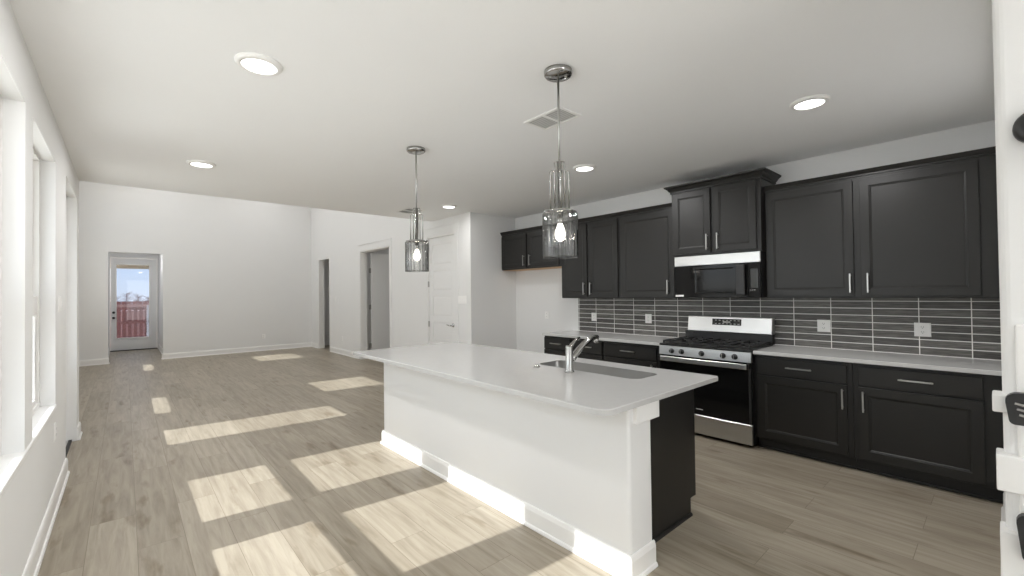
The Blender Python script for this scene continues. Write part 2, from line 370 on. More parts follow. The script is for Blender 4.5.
for i, (a, b, u, v) in enumerate(lw): sash_window(i+4, a-.05, b+.05, -.99, u-.035, v+.02)

# far glazed garden door: faces the camera along -Y
def fd(a, b, c): return (a, YD+.06-c, b)
gd = shell('door_1', (.19, YD, 0))
mb = MB()
mb.box(-.325, -.30, YD-.02, YD+.1, 0, 2.645); mb.box(.69, .715, YD-.02, YD+.1, 0, 2.645); mb.box(-.30, .69, YD-.02, YD+.1, 2.61, 2.645)
mb.build('door_frame', 'trim', gd)
d0, d1, dz0, dz1 = -.297, .687, .02, 2.605; l0, l1, lz0, lz1 = -.205, .56, .33, 2.45
mb = MB()
for q in ((d0, l0, dz0, dz1), (l1, d1, dz0, dz1), (l0, l1, dz0, lz0), (l0, l1, lz1, dz1)): mb.box(q[0], q[1], YD+.02, YD+.064, q[2], q[3])
leaf = mb.build('door_leaf', 'door', gd)
mb = MB(); g = .028
for q in ((l0, l0+g, lz0, lz1), (l1-g, l1, lz0, lz1), (l0+g, l1-g, lz0, lz0+g), (l0+g, l1-g, lz1-g, lz1)): mb.box(q[0], q[1], YD+.005, YD+.07, q[2], q[3])
mb.build('lite_frame', 'trim', leaf, bevel=.004)
MB().box(l0+g, l1-g, YD+.035, YD+.042, lz0+g, lz1-g).build('pane', 'dimmed', leaf)
MB().box(-.325, .715, YD-.05, YD+.1, 0, .018).build('threshold', 'rubber', gd)
for z in (1.08, .93):
    k = MB().lathe([(.032, 0), (.032, .012), (.012, .016), (.012, .04), (.027, .046), (.027, .07), (.02, .078)], (-.235, YD+.02, z), 16, 'y')
    k.v = [(x, 2*(YD+.02)-y, zz) for x, y, zz in k.v]
    k.build('deadbolt' if z > 1 else 'door_knob', 'dgrey', leaf)

# patio door in the left wall (seen edge-on past its opening)
pdx = -.50; pr = shell('door_2', (pdx, DO[0], 0))
mb = MB(); mb.box(pdx-.03, pdx+.05, DO[0], DO[0]+.04, 0, 2.53); mb.box(pdx-.03, pdx+.05, DO[1]-.04, DO[1], 0, 2.53); mb.box(pdx-.03, pdx+.05, DO[0]+.04, DO[1]-.04, 2.49, 2.53)
mb.build('door_frame', 'trim', pr)
q0, q1 = 5.65, 6.29
mb = MB(); mb.box(pdx-.022, pdx+.022, DO[0]+.045, q0, .02, 2.485); mb.box(pdx-.022, pdx+.022, q1, DO[1]-.045, .02, 2.485)
mb.box(pdx-.022, pdx+.022, q0, q1, .02, .76); mb.box(pdx-.022, pdx+.022, q0, q1, 2.45, 2.485)
lf = mb.build('door_leaf', 'door', pr)
MB().box(pdx-.003, pdx+.003, q0, q1, .76, 2.45).build('pane', 'pane', lf)
MB().box(pdx-.03, XL-.06, DO[0], DO[1], 0, .018).build('threshold', 'plast', pr); MB().box(XL-.06, XL-.035, DO[0], DO[1], 0, .020).build('threshold_edge', 'rubber', pr)

# interior doors on the right
def leaf_panels(mb, y0, y1, z0, z1, x, th, n=5):
    """five-panel slab facing -X at x"""
    fnm = lambda a, b, c: (x-c, a, b)
    st, hgt = .115, (z1-z0)
    rl = .10; ph = (hgt-.12-.18-(n-1)*rl)/n
    mb.box(x, x+th-.012, y0, y1, z0, z1)
    def slab(a0, a1, b0, b1): mb.box(x-.0121, x+.001, a0, a1, b0, b1)
    slab(y0, y0+st, z0, z1); slab(y1-st, y1, z0, z1); z = z0+.18; slab(y0+st, y1-st, z0, z)
    for i in range(n):
        a0, a1, b0, b1 = y0+st, y1-st, z, z+ph
        mb.panel([(a0, a1, b0, b1, 0), (a0+.012, a1-.012, b0+.012, b1-.012, .0025), (a0+.03, a1-.03, b0+.03, b1-.03, .008)], fnm)
        z += ph; t = rl if i < n-1 else z1-z
        slab(y0+st, y1-st, z, z+t); z += t
pd = shell('door_3', (XP, DP[0], 0))
mb = MB(); leaf_panels(mb, DP[0]+.025, DP[1]-.02, .012, 2.47, XP+.035, .04); pl = mb.build('door_leaf', 'door', pd)
mb = MB(); mb.box(XP-.001, XP+.14, DP[0], DP[0]+.02, 0, 2.50); mb.box(XP-.001, XP+.14, DP[1]-.015, DP[1], 0, 2.50); mb.box(XP-.001, XP+.14, DP[0], DP[1], 2.475, 2.50)
mb.build('door_frame', 'trim', pd)
def casing(parent, a0, a1, top, head=True):
    mb = MB(); x = XP
    mb.box(x-.010, x+.001, a0-.085, a0+.006, 0, top); mb.box(x-.010, x+.001, a1-.006, a1+.085, 0, top)
    mb.box(x-.012, x+.001, a0-.10, a1+.10, top, top+.14); mb.box(x-.022, x+.001, a0-.105, a1+.105, top+.14, top+.155)
    return mb.build('casing', 'wall', parent, bevel=.003)
casing(pd, DP[0], DP[1], 2.50)
hy, hz = DP[0]+.19, .955
mb = MB().lathe([(.032, 0), (.032, -.008), (.024, -.014), (.011, -.016), (.011, -.05)], (XP+.024, hy-.085, hz), 18, 'x')
mb.tube([(XP-.026, hy-.085, hz), (XP-.028, hy-.05, hz), (XP-.026, hy+.02, hz+.004), (XP-.02, hy+.055, hz+.006)], [.011, .010, .008, .006], 10)
mb.build('door_handle', 'chrome', pl)
for z in (.25, .95, 1.66, 2.3): MB().box(XP-.003, XP+.03, DP[1]-.022, DP[1]-.012, z-.05, z+.05).build('hinge', 'nickel', pd)
for i, (dd, n) in enumerate(((DA, 4), (DB, 5))):
    r = shell('door_%d' % n, (XP, dd[0], 0))
    mb = MB(); mb.box(XP-.001, XP+.151, dd[0], dd[0]+.02, 0, 2.49); mb.box(XP-.001, XP+.151, dd[1]-.02, dd[1], 0, 2.49); mb.box(XP-.001, XP+.151, dd[0]+.02, dd[1]-.02, 2.47, 2.49)
    mb.build('door_frame', 'trim', r)
    if i == 0: casing(r, dd[0], dd[1], 2.49)
    yh = dd[1]-.035
    x0 = XP+.235 if i == 0 else XP+.33
    lw_ = .80 if i == 0 else .6
    lo = MB().box(x0, x0+lw_, yh-.045, yh, .012, 2.46).build('door_leaf', 'door', r, bevel=.003)
    for z in (.3, 1.2, 2.05): MB().box(x0-.05, x0+.004, yh-.03, yh-.018, z-.055, z+.055).build('hinge', 'nickel', lo)
# ------------------------------------------------------------------ lamps and added fill lights
def ceiling_light(loc):
    r = thing('ceiling_light', 'x', 'ceiling light', loc, 'recessed disc lights')
    x, y, z = loc
    MB().lathe([(.118, 0), (.118, -.006), (.108, -.016), (.088, -.020), (.086, -.013)], loc, 40, cap0=True, cap1=False).build('trim_ring', 'plate', r)
    MB().lathe([(.087, -.011), (.087, -.0135), (.06, -.016), (.001, -.017)], loc, 40).build('lens', 'lens', r)
    return r
def down_area(loc, power, size=.17):  # serves the disc lights and the added unseen fills
    l = bpy.data.lights.new('lamp_or_fill', 'AREA'); l.shape = 'DISK'; l.size = size; l.energy = power; l.color = (1, .99, .985)
    o = bpy.data.objects.new('lamp_or_fill', l); C.objects.link(o); o.location = (loc[0], loc[1], loc[2]-.022)
L0 = ceiling_light((.56, 2.727, H)); L0['label'] = 'large round disc light on the ceiling near the left windows, closest to the island front'
spots = [((.556, 5.132, H), 'small round disc light on the ceiling above the sunlit floor, toward the far room'),
         ((3.534, .862, H), 'round disc light on the ceiling in front of the tall right-hand wall cabinets'),
         ((3.561, 2.853, H), 'round disc light on the ceiling just right of the nearer glass pendant'),
         ((3.558, 5.374, H), 'small round disc light on the ceiling by the white panel door')]
for p_, lb in spots: dup(L0, p_, lb)
for p_ in [(.56, 2.727, H)]+[s_[0] for s_ in spots]: down_area(p_, LAMP*(.35 if p_[1] > 5.3 else 1.1 if p_[0] > 3 else 1))
for x_ in (.6, 2.7):
    for y_ in (8.2, 10.3, 12.3): down_area((x_, y_, HL), 11, .3)  # unseen lights added to brighten the living room
down_area((.2, 15.0, 2.85), 9, .2)  # fill added to lighten the dark passage, no fixture
nl = bpy.data.lights.new('back_fill', 'POINT'); nl.energy = 12; nl.shadow_soft_size = .2; nl.color = (1, .985, .97)
no = bpy.data.objects.new('back_fill_lamp', nl); C.objects.link(no); no.location = (1.6, -1.9, 1.9)  # unseen fill behind the camera, added to lift the ceiling
down_area((5.7, 9.2, 2.9), 7, .4); down_area((5.6, 12.2, 2.9), 3, .4)  # hidden fills added to brighten the side rooms

def pendant(loc, label):
    x, y, z = loc
    r = thing('pendant_light', label, 'pendant light', loc, 'glass pendants over the island')
    c = MB().lathe([(.082, 0), (.082, -.022), (.074, -.030), (.012, -.033)], loc, 36)
    co = c.build('canopy', 'chrome', r)
    for s in (-1, 1): MB().lathe([(.008, -.030), (.008, -.036), (.004, -.039)], (x+s*.045*rt0.x, y+s*.045*rt0.y, z), 10).build('screw', 'nickel', co)
    ztop = z-.53
    MB().tube([(x, y, z-.03), (x, y, ztop-.02)], .0065, 12).build('rod', 'nickel', r)
    MB().lathe([(.014, ztop), (.014, ztop-.28), (.030, ztop-.285), (.030, ztop-.30)], (x, y, 0), 20).build('stem', 'chrome', r)
    for (hw, zt, a) in ((.029, ztop, 0), (.029, ztop, PI/2), (.054, ztop-.055, 0), (.054, ztop-.055, PI/2)):
        dx, dy = hw*math.cos(a+YAW*-1), hw*math.sin(a-YAW)
        MB().tube([(x-dx, y-dy, ztop-.29), (x-dx, y-dy, zt-.008), (x-dx*.85, y-dy*.85, zt), (x+dx*.85, y+dy*.85, zt), (x+dx, y+dy, zt-.008), (x+dx, y+dy, ztop-.29)], .0042, 8).build('frame_tube', 'chrome', r)
    zc = ztop-.29
    MB().lathe([(.066, zc+.008), (.074, zc+.004), (.074, zc-.010), (.066, zc-.014)], (x, y, 0), 36).build('cap_plate', 'chrome', r)
    for s in (-1, 1):
        a = -YAW+.15; cx, cy = math.cos(a)*s, math.sin(a)*s
        MB().tube([(x+cx*.07, y+cy*.07, zc-.002), (x+cx*.094, y+cy*.094, zc-.002)], .0085, 10).build('thumb_screw', 'dgrey' if s > 0 else 'nickel', r)
    zs = zc-.005
    sh = MB(); R = .101
    sh.lathe([(.076, zs), (R-.008, zs-.001), (R, zs-.014), (R, zs-.255), (R-.002, zs-.262)], (x, y, 0), 96, cap0=False, cap1=False, ribs=20, amp=.028)
    sh.lathe([(R-.006, zs-.262), (R-.006, zs-.02)], (x, y, 0), 96, cap0=False, cap1=False, ribs=20, amp=.028)
    sh.lathe([(R-.006, zs-.258), (R-.007, zs-.265), (R+.001, zs-.267), (R+.0015, zs-.259)], (x, y, 0), 96, cap0=False, cap1=False)
    sh.build('glass_shade', 'ribbed', r)
    MB().lathe([(.019, zc-.012), (.019, zc-.07), (.015, zc-.075)], (x, y, 0), 20).build('socket', 'chrome', r)
    MB().lathe([(.013, zc-.07), (.018, zc-.09), (.029, zc-.118), (.031, zc-.14), (.024, zc-.165), (.004, zc-.178)], (x, y, 0), 20).build('bulb', 'bulb', r)
    l = bpy.data.lights.new('bulb', 'POINT'); l.energy = 7; l.shadow_soft_size = .035; l.color = (1, .93, .84)
    o = bpy.data.objects.new('bulb_light', l); C.objects.link(o); o.location = (x, y, zc-.14)
    return r
pendant((1.895, 1.704, H), 'nearer and larger chrome pendant with a ribbed clear glass shade, right one over the sink')
pendant((1.935, 3.44, H), 'farther and smaller chrome pendant with a ribbed clear glass shade, over the island far end')

def vent(loc, lx, ly, label, dark=False):
    x, y, z = loc; r = thing('ceiling_vent', label, 'air vent', loc)
    mb = MB(); f = .022
    for q in ((x-lx/2, x+lx/2, y-ly/2, y-ly/2+f), (x-lx/2, x+lx/2, y+ly/2-f, y+ly/2), (x-lx/2, x-lx/2+f, y-ly/2+f, y+ly/2-f), (x+lx/2-f, x+lx/2, y-ly/2+f, y+ly/2-f), (x-lx/2+f, x+lx/2-f, y-.010, y+.010)):
        mb.box(*q, z-.009, z-.0005)
    mb.build('frame', 'plate', r, bevel=.003)
    MB().box(x-lx/2+.01, x+lx/2-.01, y-ly/2+.01, y+ly/2-.01, z-.002, z-.0004).build('duct_backing', 'slot' if dark else 'ventgrey', r)
    n = int((lx-2*f)/.022)
    for s in ((y-ly/2+f, y-.01), (y+.01, y+ly/2-f)):
        for i in range(n):
            xx = x-lx/2+f+.011+i*(lx-2*f)/n
            v = MB(); v.add([(xx-.010, s[0], z-.0085), (xx+.004, s[0], z-.002), (xx+.0055, s[0], z-.003), (xx-.0085, s[0], z-.0095), (xx-.010, s[1], z-.0085), (xx+.004, s[1], z-.002), (xx+.0055, s[1], z-.003), (xx-.0085, s[1], z-.0095)],
                    [(0, 1, 2, 3), (4, 7, 6, 5), (0, 4, 5, 1), (1, 5, 6, 2), (2, 6, 7, 3), (3, 7, 4, 0)])
            v.build('slat', 'plate', r)
    return r
vent((2.375, 2.20, H), .24, .37, 'white slatted ceiling vent just behind the nearer pendant rod')
vent((3.30, 6.05, H), .30, .38, 'grey slatted ceiling vent behind the farther pendant, near the ceiling edge', True)

# ------------------------------------------------------------------ wall plates
def plate(loc, face, wdt, hgt, label, kind='outlet', gang=1, group=None):
    """face: outward direction '-x', '+x' or '-y'"""
    r = thing('wall_outlet' if kind == 'outlet' else 'light_switch', label, 'outlet' if kind == 'outlet' else 'light switch', (0, 0, 0), group)
    def fn(a, b, c):
        return {'-x': (loc[0]-c, loc[1]-a, loc[2]+b), '+x': (loc[0]+c, loc[1]+a, loc[2]+b), '-y': (loc[0]+a, loc[1]-c, loc[2]+b)}[face]
    r.location = loc; ORG[r.name] = Vector(loc)
    MB().panel([(-wdt/2, wdt/2, -hgt/2, hgt/2, 0), (-wdt/2, wdt/2, -hgt/2, hgt/2, .003), (-wdt/2+.004, wdt/2-.004, -hgt/2+.004, hgt/2-.004, .006)], fn).build('cover_plate', 'plate', r)
    for g_ in range(gang):
        u = (g_-(gang-1)/2)*.046*wdt/(.046*gang+.026)*1.0
        if kind == 'outlet':
            for s in (-1, 1):
                k = .017*wdt/.075; b = s*.021
                f_ = MB().panel([(u-k, u+k, b-.014, b+.014, .005), (u-k, u+k, b-.014, b+.014, .0075), (u-k+.002, u+k-.002, b-.012, b+.012, .0085)], fn).build('receptacle', 'plate', r)
                sl = MB(); sl.panel([(u-.009, u-.006, b-.002, b+.008, .008), (u-.009, u-.006, b-.002, b+.008, .0089)], fn); sl.panel([(u+.006, u+.009, b-.002, b+.008, .008), (u+.006, u+.009, b-.002, b+.008, .0089)], fn)
                sl.panel([(u-.003, u+.003, b-.010, b-.005, .008), (u-.003, u+.003, b-.010, b-.005, .0089)], fn)
                sl.build('slots', 'slot', f_)
        else:
            MB().panel([(u-.015, u+.015, -.032, .032, .005), (u-.015, u+.015, -.032, .032, .007), (u-.012, u+.012, -.029, .029, .010)], fn).build('rocker', 'plate', r)
    return r
XT = XW-.012
G = 'outlets in the dark tiles'
plate((XT, 1.145, 1.128), '-x', .105, .116, 'white outlet in the dark tile, first to the right of the stove', group=G)
plate((XT, .452, 1.128), '-x', .105, .116, 'white outlet in the dark tile under the large rightmost wall cabinet doors', group=G)
plate((XT, 3.885, 1.128), '-x', .090, .116, 'white outlet at the left end of the dark tile, under the two-door cabinet', group=G)
plate((XT, 3.02, 1.132), '-x', .090, .116, 'white outlet in the dark tile just left of the stove, under the single-door cabinet', group=G)
plate((XW, 4.829, 1.126), '-x', .085, .116, 'white outlet on the bare alcove wall below the short cabinet')
plate((2.824, YF, .39), '-y', .085, .12, 'white outlet low on the wide bare far wall')
plate((XP, 11.0, .40), '-x', .085, .12, 'white outlet low on the wall between the two open doorways')
plate((XP, 11.43, 1.385), '-x', .085, .12, 'white light switch beside the narrow farther doorway', 'switch')
plate((XP, 5.80, 1.383), '-x', .24, .125, 'wide white switch plate right of the white panel door', 'switch', 4)
plate((XL, 4.80, 1.44), '+x', .13, .12, 'white double switch on the window wall beside the patio door opening', 'switch', 2)
plate((XL, 4.50, .53), '+x', .085, .12, 'white outlet on the window wall under the stool, beside the patio door opening')

# ------------------------------------------------------------------ cabinets
def fx(x): return lambda a, b, c: (x-c, a, b)
def shaker(y0, y1, z0, z1, x, parent, name='door', th=.02, st=.062, m_='black'):
    """recessed-panel front whose back lies on x"""
    q = .006
    return MB().panel([(y0, y1, z0, z1, 0), (y0, y1, z0, z1, th-.0015), (y0+.0015, y1-.0015, z0+.0015, z1-.0015, th),
                       (y0+st, y1-st, z0+st, z1-st, th), (y0+st+.003, y1-st-.003, z0+st+.003, z1-st-.003, th-.004), (y0+st+.012, y1-st-.012, z0+st+.012, z1-st-.012, th-.006),
                       (y0+st+.016, y1-st-.016, z0+st+.016, z1-st-.016, th-.010)], fx(x)).build(name, m_, parent)
def slab(y0, y1, z0, z1, x, parent, name='drawer', th=.02):
    return MB().panel([(y0, y1, z0, z1, 0), (y0, y1, z0, z1, th-.003), (y0+.003, y1-.003, z0+.003, z1-.003, th)], fx(x)).build(name, 'black', parent)
def pull(y, z, x, ln, parent, vert=True):
    mb = MB(); d = .030; r = .0058; h = ln/2
    if vert:
        mb.box(x-d-r, x-d+r, y-r, y+r, z-h, z+h)
        for s in (-1, 1): mb.box(x-d, x+.001, y-r*.8, y+r*.8, z+s*(h-.016)-r*.8, z+s*(h-.016)+r*.8)
    else:
        mb.box(x-d-r, x-d+r, y-h, y+h, z-r, z+r)
        for s in (-1, 1): mb.box(x-d, x+.001, y+s*(h-.016)-r*.8, y+s*(h-.016)+r*.8, z-r*.8, z+r*.8)
    return mb.build('handle', 'nickel', parent, bevel=.0015)
def crown(y0, y1, xf, xb, prof, parent):
    """moulding round the front and both ends; prof = (projection, z)"""
    return MB().loops([[(xb, y0-o, z), (xf-o, y0-o, z), (xf-o, y1+o, z), (xb, y1+o, z)] for o, z in prof]).build('crown_moulding', 'black', parent)
XU = 4.72; DT = .02     # carcass front; doors sit proud to 4.70
ZB, ZT = 1.40, 2.455
def wall_cabinet(y0, y1, zb, zt, doors, label, xf=XU, pr=None, group='black wall cabinets', under=None):
    r = thing('wall_cabinet', label, 'wall cabinet', (XW, (y0+y1)/2, zb), group)
    MB().box(xf, XW, y0, y1, zb, zt).build('body', 'black', r, bevel=.002)
    for (a, b, u, v, hy) in doors:
        d = shaker(a, b, u, v, xf-.0005, r)
        if hy is not None: pull(hy, u+.028+.083+.0, xf-DT, .165, d)
    if under: MB().box(xf+.02, XW-.005, y0+.02, y1-.02, zb-.006, zb+.001).build('underside', 'wood', r, label='raw wood underside')
    crown(y0, y1, xf, XW, pr or [(0, zt-.012), (.012, zt-.010), (.012, zt+.004), (.020, zt+.012), (.030, zt+.030), (.034, zt+.038), (0, zt+.038)], r)
    return r
dz0, dz1 = ZB+.018, 2.415
CR = [(0, ZT-.012), (.012, ZT-.010), (.012, ZT+.004), (.020, ZT+.012), (.026, ZT+.028), (.028, ZT+.034), (0, ZT+.034)]
def run_crown(y0, y1, o0=0, o1=0):
    return None
wall_cabinet(.010, 1.542, ZB, ZT, [(.103, .800, dz0, dz1, .752), (.848, 1.528, dz0, dz1, .872)], 'widest black wall cabinet with two large doors, at the right end of the wall')
wall_cabinet(2.468, 3.238, ZB, ZT, [(2.490, 3.203, dz0, dz1, 2.565)], 'black wall cabinet with one broad door, left of the microwave')
wall_cabinet(3.240, 4.222, ZB, ZT, [(3.257, 3.720, dz0, dz1, 3.685), (3.755, 4.208, dz0, dz1, 3.797)], 'black wall cabinet with two narrow tall doors, behind the nearer pendant shade')
wall_cabinet(4.224, 5.555, 1.862, ZT, [(4.27, 4.905, 1.882, dz1, 4.860), (4.950, 5.54, 1.882, dz1, 4.997)], 'short black wall cabinet over the empty alcove, leftmost of the run', under=True)
zt = 2.60
wall_cabinet(1.546, 2.466, 1.862, zt, [(1.585, 2.000, 1.885, zt-.035, 1.952), (2.030, 2.446, 1.885, zt-.035, 2.062)], 'taller raised black wall cabinet with wide crown, directly above the microwave', xf=4.622,
             pr=[(0, zt-.03), (.012, zt-.028), (.012, zt-.008), (.022, zt-.004), (.036, zt+.020), (.060, zt+.036), (.064, zt+.050), (0, zt+.050)])

XB = 4.42               # base carcass front
def base_cabinet(y0, y1, cols, label, fill=None):
    r = thing('base_cabinet', label, 'base cabinet', (XW, (y0+y1)/2, 0), 'black base cabinets')
    MB().box(XB, XW-.002, y0, y1, .105, .882).build('body', 'black', r, bevel=.002)
    MB().box(XB+.065, XW-.002, y0, y1, 0, .106).build('toe_kick', 'void', r)
    MB().box(XB+.052, XB+.066, y0, y1, 0, .018).build('shoe_moulding', 'black', r, bevel=.004)
    for (a, b, hd, hy) in cols:
        d = slab(a, b, .705, .858, XB-.0005, r); pull((a+b)/2, .785, XB-DT, .195, d, False)
        d = shaker(a, b, .125, .690, XB-.0005, r); pull(hy, .58, XB-DT, .165, d)
    return r
base_cabinet(.820, 1.556, [(.857, 1.530, 0, .884)], 'black base cabinet with one drawer and one door, beside the stove')
base_cabinet(.010, .818, [(.099, .784, 0, .750)], 'black base cabinet with one drawer and one door, at the far right')
base_cabinet(2.496, 3.284, [(2.562, 3.268, 0, 2.61)], 'black base cabinet with a single wide drawer, just left of the stove')
base_cabinet(3.286, 4.295, [(3.300, 3.775, 0, 3.74), (3.815, 4.287, 0, 3.85)], 'black base cabinet with two narrow drawers behind the faucet, next to the alcove')

def countertop(name, y0, y1, label):
    o = MB().box(4.375, XW-.001, y0, y1, .883, .915).build(name, 'quartz', None, bevel=.004)
    return tag(o, label, 'countertop')
countertop('countertop', .009, 1.556, 'white quartz countertop on the wall run right of the stove')
countertop('countertop', 2.496, 4.300, 'white quartz countertop on the wall run left of the stove')
bs = MB().box(XT, XW-.0005, .010, 4.172, .9155, ZB-.001).build('tile_backsplash', 'tile'); tag(bs, 'dark grey stacked tile backsplash with pale grout behind the stove', 'backsplash')

# ------------------------------------------------------------------ microwave
my0, my1 = 1.552, 2.432; mz0, mz1 = 1.405, 1.858; mxf = 4.60
r = thing('microwave', 'black built-in microwave with a steel top strip, above the stove', 'microwave', (XW, 2.0, mz0))
MB().box(mxf+.02, XW-.002, my0, my1, mz0, mz1).build('body', 'bplast', r, bevel=.003)
MB().panel([(my0, my1, 1.752, mz1, 0), (my0, my1, 1.752, mz1, .02), (my0+.004, my1-.004, 1.756, mz1-.004, .024)], fx(mxf+.02)).build('vent_strip', 'steel', r, label='bright steel strip')
dr = MB().panel([(1.668, my1, mz0+.004, 1.748, 0), (1.668, my1, mz0+.004, 1.748, .02), (1.672, my1-.004, mz0+.008, 1.744, .024)], fx(mxf+.02)).build('door', 'bglass', r)
MB().panel([(1.80, 2.20, 1.452, 1.715, .0), (1.80, 2.20, 1.452, 1.715, .0015), (1.815, 2.185, 1.467, 1.70, .003)], fx(mxf-.003)).build('window_surround', 'bglass', dr)
MB().panel([(1.87, 2.125, 1.482, 1.688, .0), (1.87, 2.125, 1.482, 1.688, .0012)], fx(mxf-.0065)).build('window', 'bglass', dr)
MB().box(mxf-.045, mxf-.022, 1.685, 1.765, mz0+.03, 1.735).build('handle', 'dgrey', dr, bevel=.006)
for z in (1.46, 1.70): MB().box(mxf-.024, mxf, 1.71, 1.74, z-.012, z+.012).build('handle_post', 'dgrey', dr)
MB().box(mxf-.0055, mxf-.0035, 2.33, 2.425, 1.418, 1.437).build('sticker', 'plate', dr, label='small white paper sticker')
cp = MB().panel([(my0, 1.664, mz0+.004, 1.748, 0), (my0, 1.664, mz0+.004, 1.748, .02), (my0+.004, 1.66, mz0+.008, 1.744, .024)], fx(mxf+.02)).build('control_panel', 'bglass', r)
MB().panel([(1.575, 1.640, 1.50, 1.69, 0), (1.575, 1.640, 1.50, 1.69, .0015), (1.583, 1.632, 1.51, 1.68, .0022)], fx(mxf-.0045)).build('keypad', 'lcd', cp)
mk = MB()
for i in range(3): mk.box(mxf-.0052, mxf-.004, 1.60+i*.018, 1.612+i*.018, 1.478, 1.484)
mk.build('key_marks', 'plast', cp)

# ------------------------------------------------------------------ range
ry0, ry1 = 1.562, 2.490; rxf = 4.36
r = thing('kitchen_range', 'stainless steel gas range with black oven door, between the base cabinets', 'stove', (XW, 2.02, 0))
MB().box(rxf+.01, XW-.03, ry0, ry1, .03, .905).build('body', 'bplast', r, bevel=.003)
for y in (ry0+.06, ry1-.06): MB().lathe([(.02, 0), (.02, .031)], (rxf+.09, y, 0), 14).build('foot', 'rubber', r)
MB().panel([(ry0, ry1, .035, .222, 0), (ry0, ry1, .035, .222, .028), (ry0+.004, ry1-.004, .039, .218, .032)], fx(rxf+.012)).build('bottom_drawer', 'steel', r, label='stainless steel drawer front')
od = MB().panel([(ry0, ry1, .228, .795, 0), (ry0, ry1, .228, .795, .028), (ry0+.003, ry1-.003, .231, .792, .031)], fx(rxf+.012)).build('oven_door', 'bglass', r)
MB().box(rxf-.020, rxf-.010, ry0+.002, ry0+.022, .24, .745).build('edge_strip', 'dgrey', od)
hb = MB().panel([(ry0+.03, ry1-.03, .738, .790, 0), (ry0+.03, ry1-.03, .738, .790, .012), (ry0+.036, ry1-.036, .746, .782, .020)], fx(rxf-.042)).build('door_handle', 'steel', od, bevel=.003)
MB().box(rxf-.043, rxf-.018, ry0+.012, ry0+.036, .735, .793).build('handle_end', 'bplast', od, bevel=.003)
MB().box(rxf-.043, rxf-.018, ry1-.036, ry1-.012, .735, .793).build('handle_end', 'bplast', od, bevel=.003)
MB().box(rxf-.0205, rxf-.0188, 2.02, 2.09, .279, .287).build('badge', 'plast', od, label='tiny grey badge')
cpn = MB(); cpn.loops([[(rxf+.03, y, .80), (rxf-.02, y, .80), (rxf-.014, y, .896), (rxf+.03, y, .902)] for y in (ry0, ry1)]); cpn.build('control_panel', 'steel', r, bevel=.003)
for y in (1.705, 1.815, 2.025, 2.235, 2.345):
    kb = MB().lathe([(.027, -.012), (.027, -.018), (.020, -.020), (.019, -.040), (.016, -.044)], (rxf-.004, y, .846), 20, 'x').build('knob', 'dgrey', r)
    MB().box(rxf-.054, rxf-.040, y-.004, y+.004, .828, .864).build('knob_grip', 'nickel', kb, bevel=.001)
MB().loops([[(rxf-.018, ry0+.002, .898), (XW-.085, ry0+.002, .898), (XW-.085, ry1-.002, .898), (rxf-.018, ry1-.002, .898)], [(rxf-.018, ry0+.002, .920), (XW-.085, ry0+.002, .920), (XW-.085, ry1-.002, .920), (rxf-.018, ry1-.002, .920)]]).build('cooktop', 'bplast', r, bevel=.005)
for i in range(3):
    a = ry0+.02+i*(ry1-ry0-.04)/3; b = a+(ry1-ry0-.04)/3-.006
    g_ = MB(); x0, x1 = rxf+.02, XW-.11; zt0, zt1 = .935, .950; t = .0065
    for yy in (a+t, b-t): g_.box(x0, x1, yy-t, yy+t, zt0, zt1)
    for xx in (x0+t, (x0+x1)/2, x1-t): g_.box(xx-t, xx+t, a, b, zt0, zt1)
    for xx in ((x0*3+x1)/4, (x0+x1*3)/4):
        g_.box(xx-t, xx+t, a, a+.10, zt0, zt1+.003); g_.box(xx-t, xx+t, b-.10, b, zt0, zt1+.003)
    for yy in ((a*2+b)/3, (a+b*2)/3): g_.box(x0, x1, yy-t*.8, yy+t*.8, zt0+.002, zt1)
    for xx in (x0+t, x1-t):
        for yy in (a+t, b-t): g_.box(xx-t, xx+t, yy-t, yy+t, .9195, zt0)
    g_.build('grate', 'iron', r, bevel=.002)
for (x, y, s) in ((4.52, 1.73, 1), (4.52, 2.32, 1.1), (4.80, 1.73, .9), (4.80, 2.32, .9), (4.66, 2.025, 1.15)):
    MB().lathe([(.055*s, .9195), (.055*s, .924), (.042*s, .925), (.042*s, .931), (.036*s, .934)], (x, y, 0), 24).build('burner', 'dgrey', r)
bg_ = MB(); bg_.loops([[(XW-.10, y, .918), (XW-.10, y, 1.022), (XW-.03, y, 1.022), (XW-.03, y, .918)] for y in (ry0+.004, ry1-.004)]); bg_.build('backguard_base', 'bplast', r)
gg = MB(); gg.loops([[(XW-.128, y, 1.025), (XW-.10, y, 1.190), (XW-.03, y, 1.192), (XW-.03, y, 1.022), (XW-.118, y, 1.018)] for y in (ry0, ry1-.045)]); bgo = gg.build('backguard', 'steel', r, bevel=.004)
xb = lambda z: XW-.128+(z-1.025)/.165*.028
dp = MB(); dp.loops([[(xb(z)-c, y, z) for (y, z) in ((1.858, 1.100), (2.165, 1.100), (2.165, 1.168), (1.858, 1.168))] for c in (-.002, .002)]); dpo = dp.build('display', 'lcd', bgo)
mk = MB()
for i in range(7):
    for z in (1.115, 1.152):
        y = 1.885+i*.040; mk.box(xb(z)-.0032, xb(z)-.0015, y-.010, y+.010, z-.003, z+.003)
mk.box(xb(1.134)-.0032, xb(1.134)-.001, 1.97, 2.05, 1.126, 1.142)
mk.build('display_marks', 'plast', dpo)

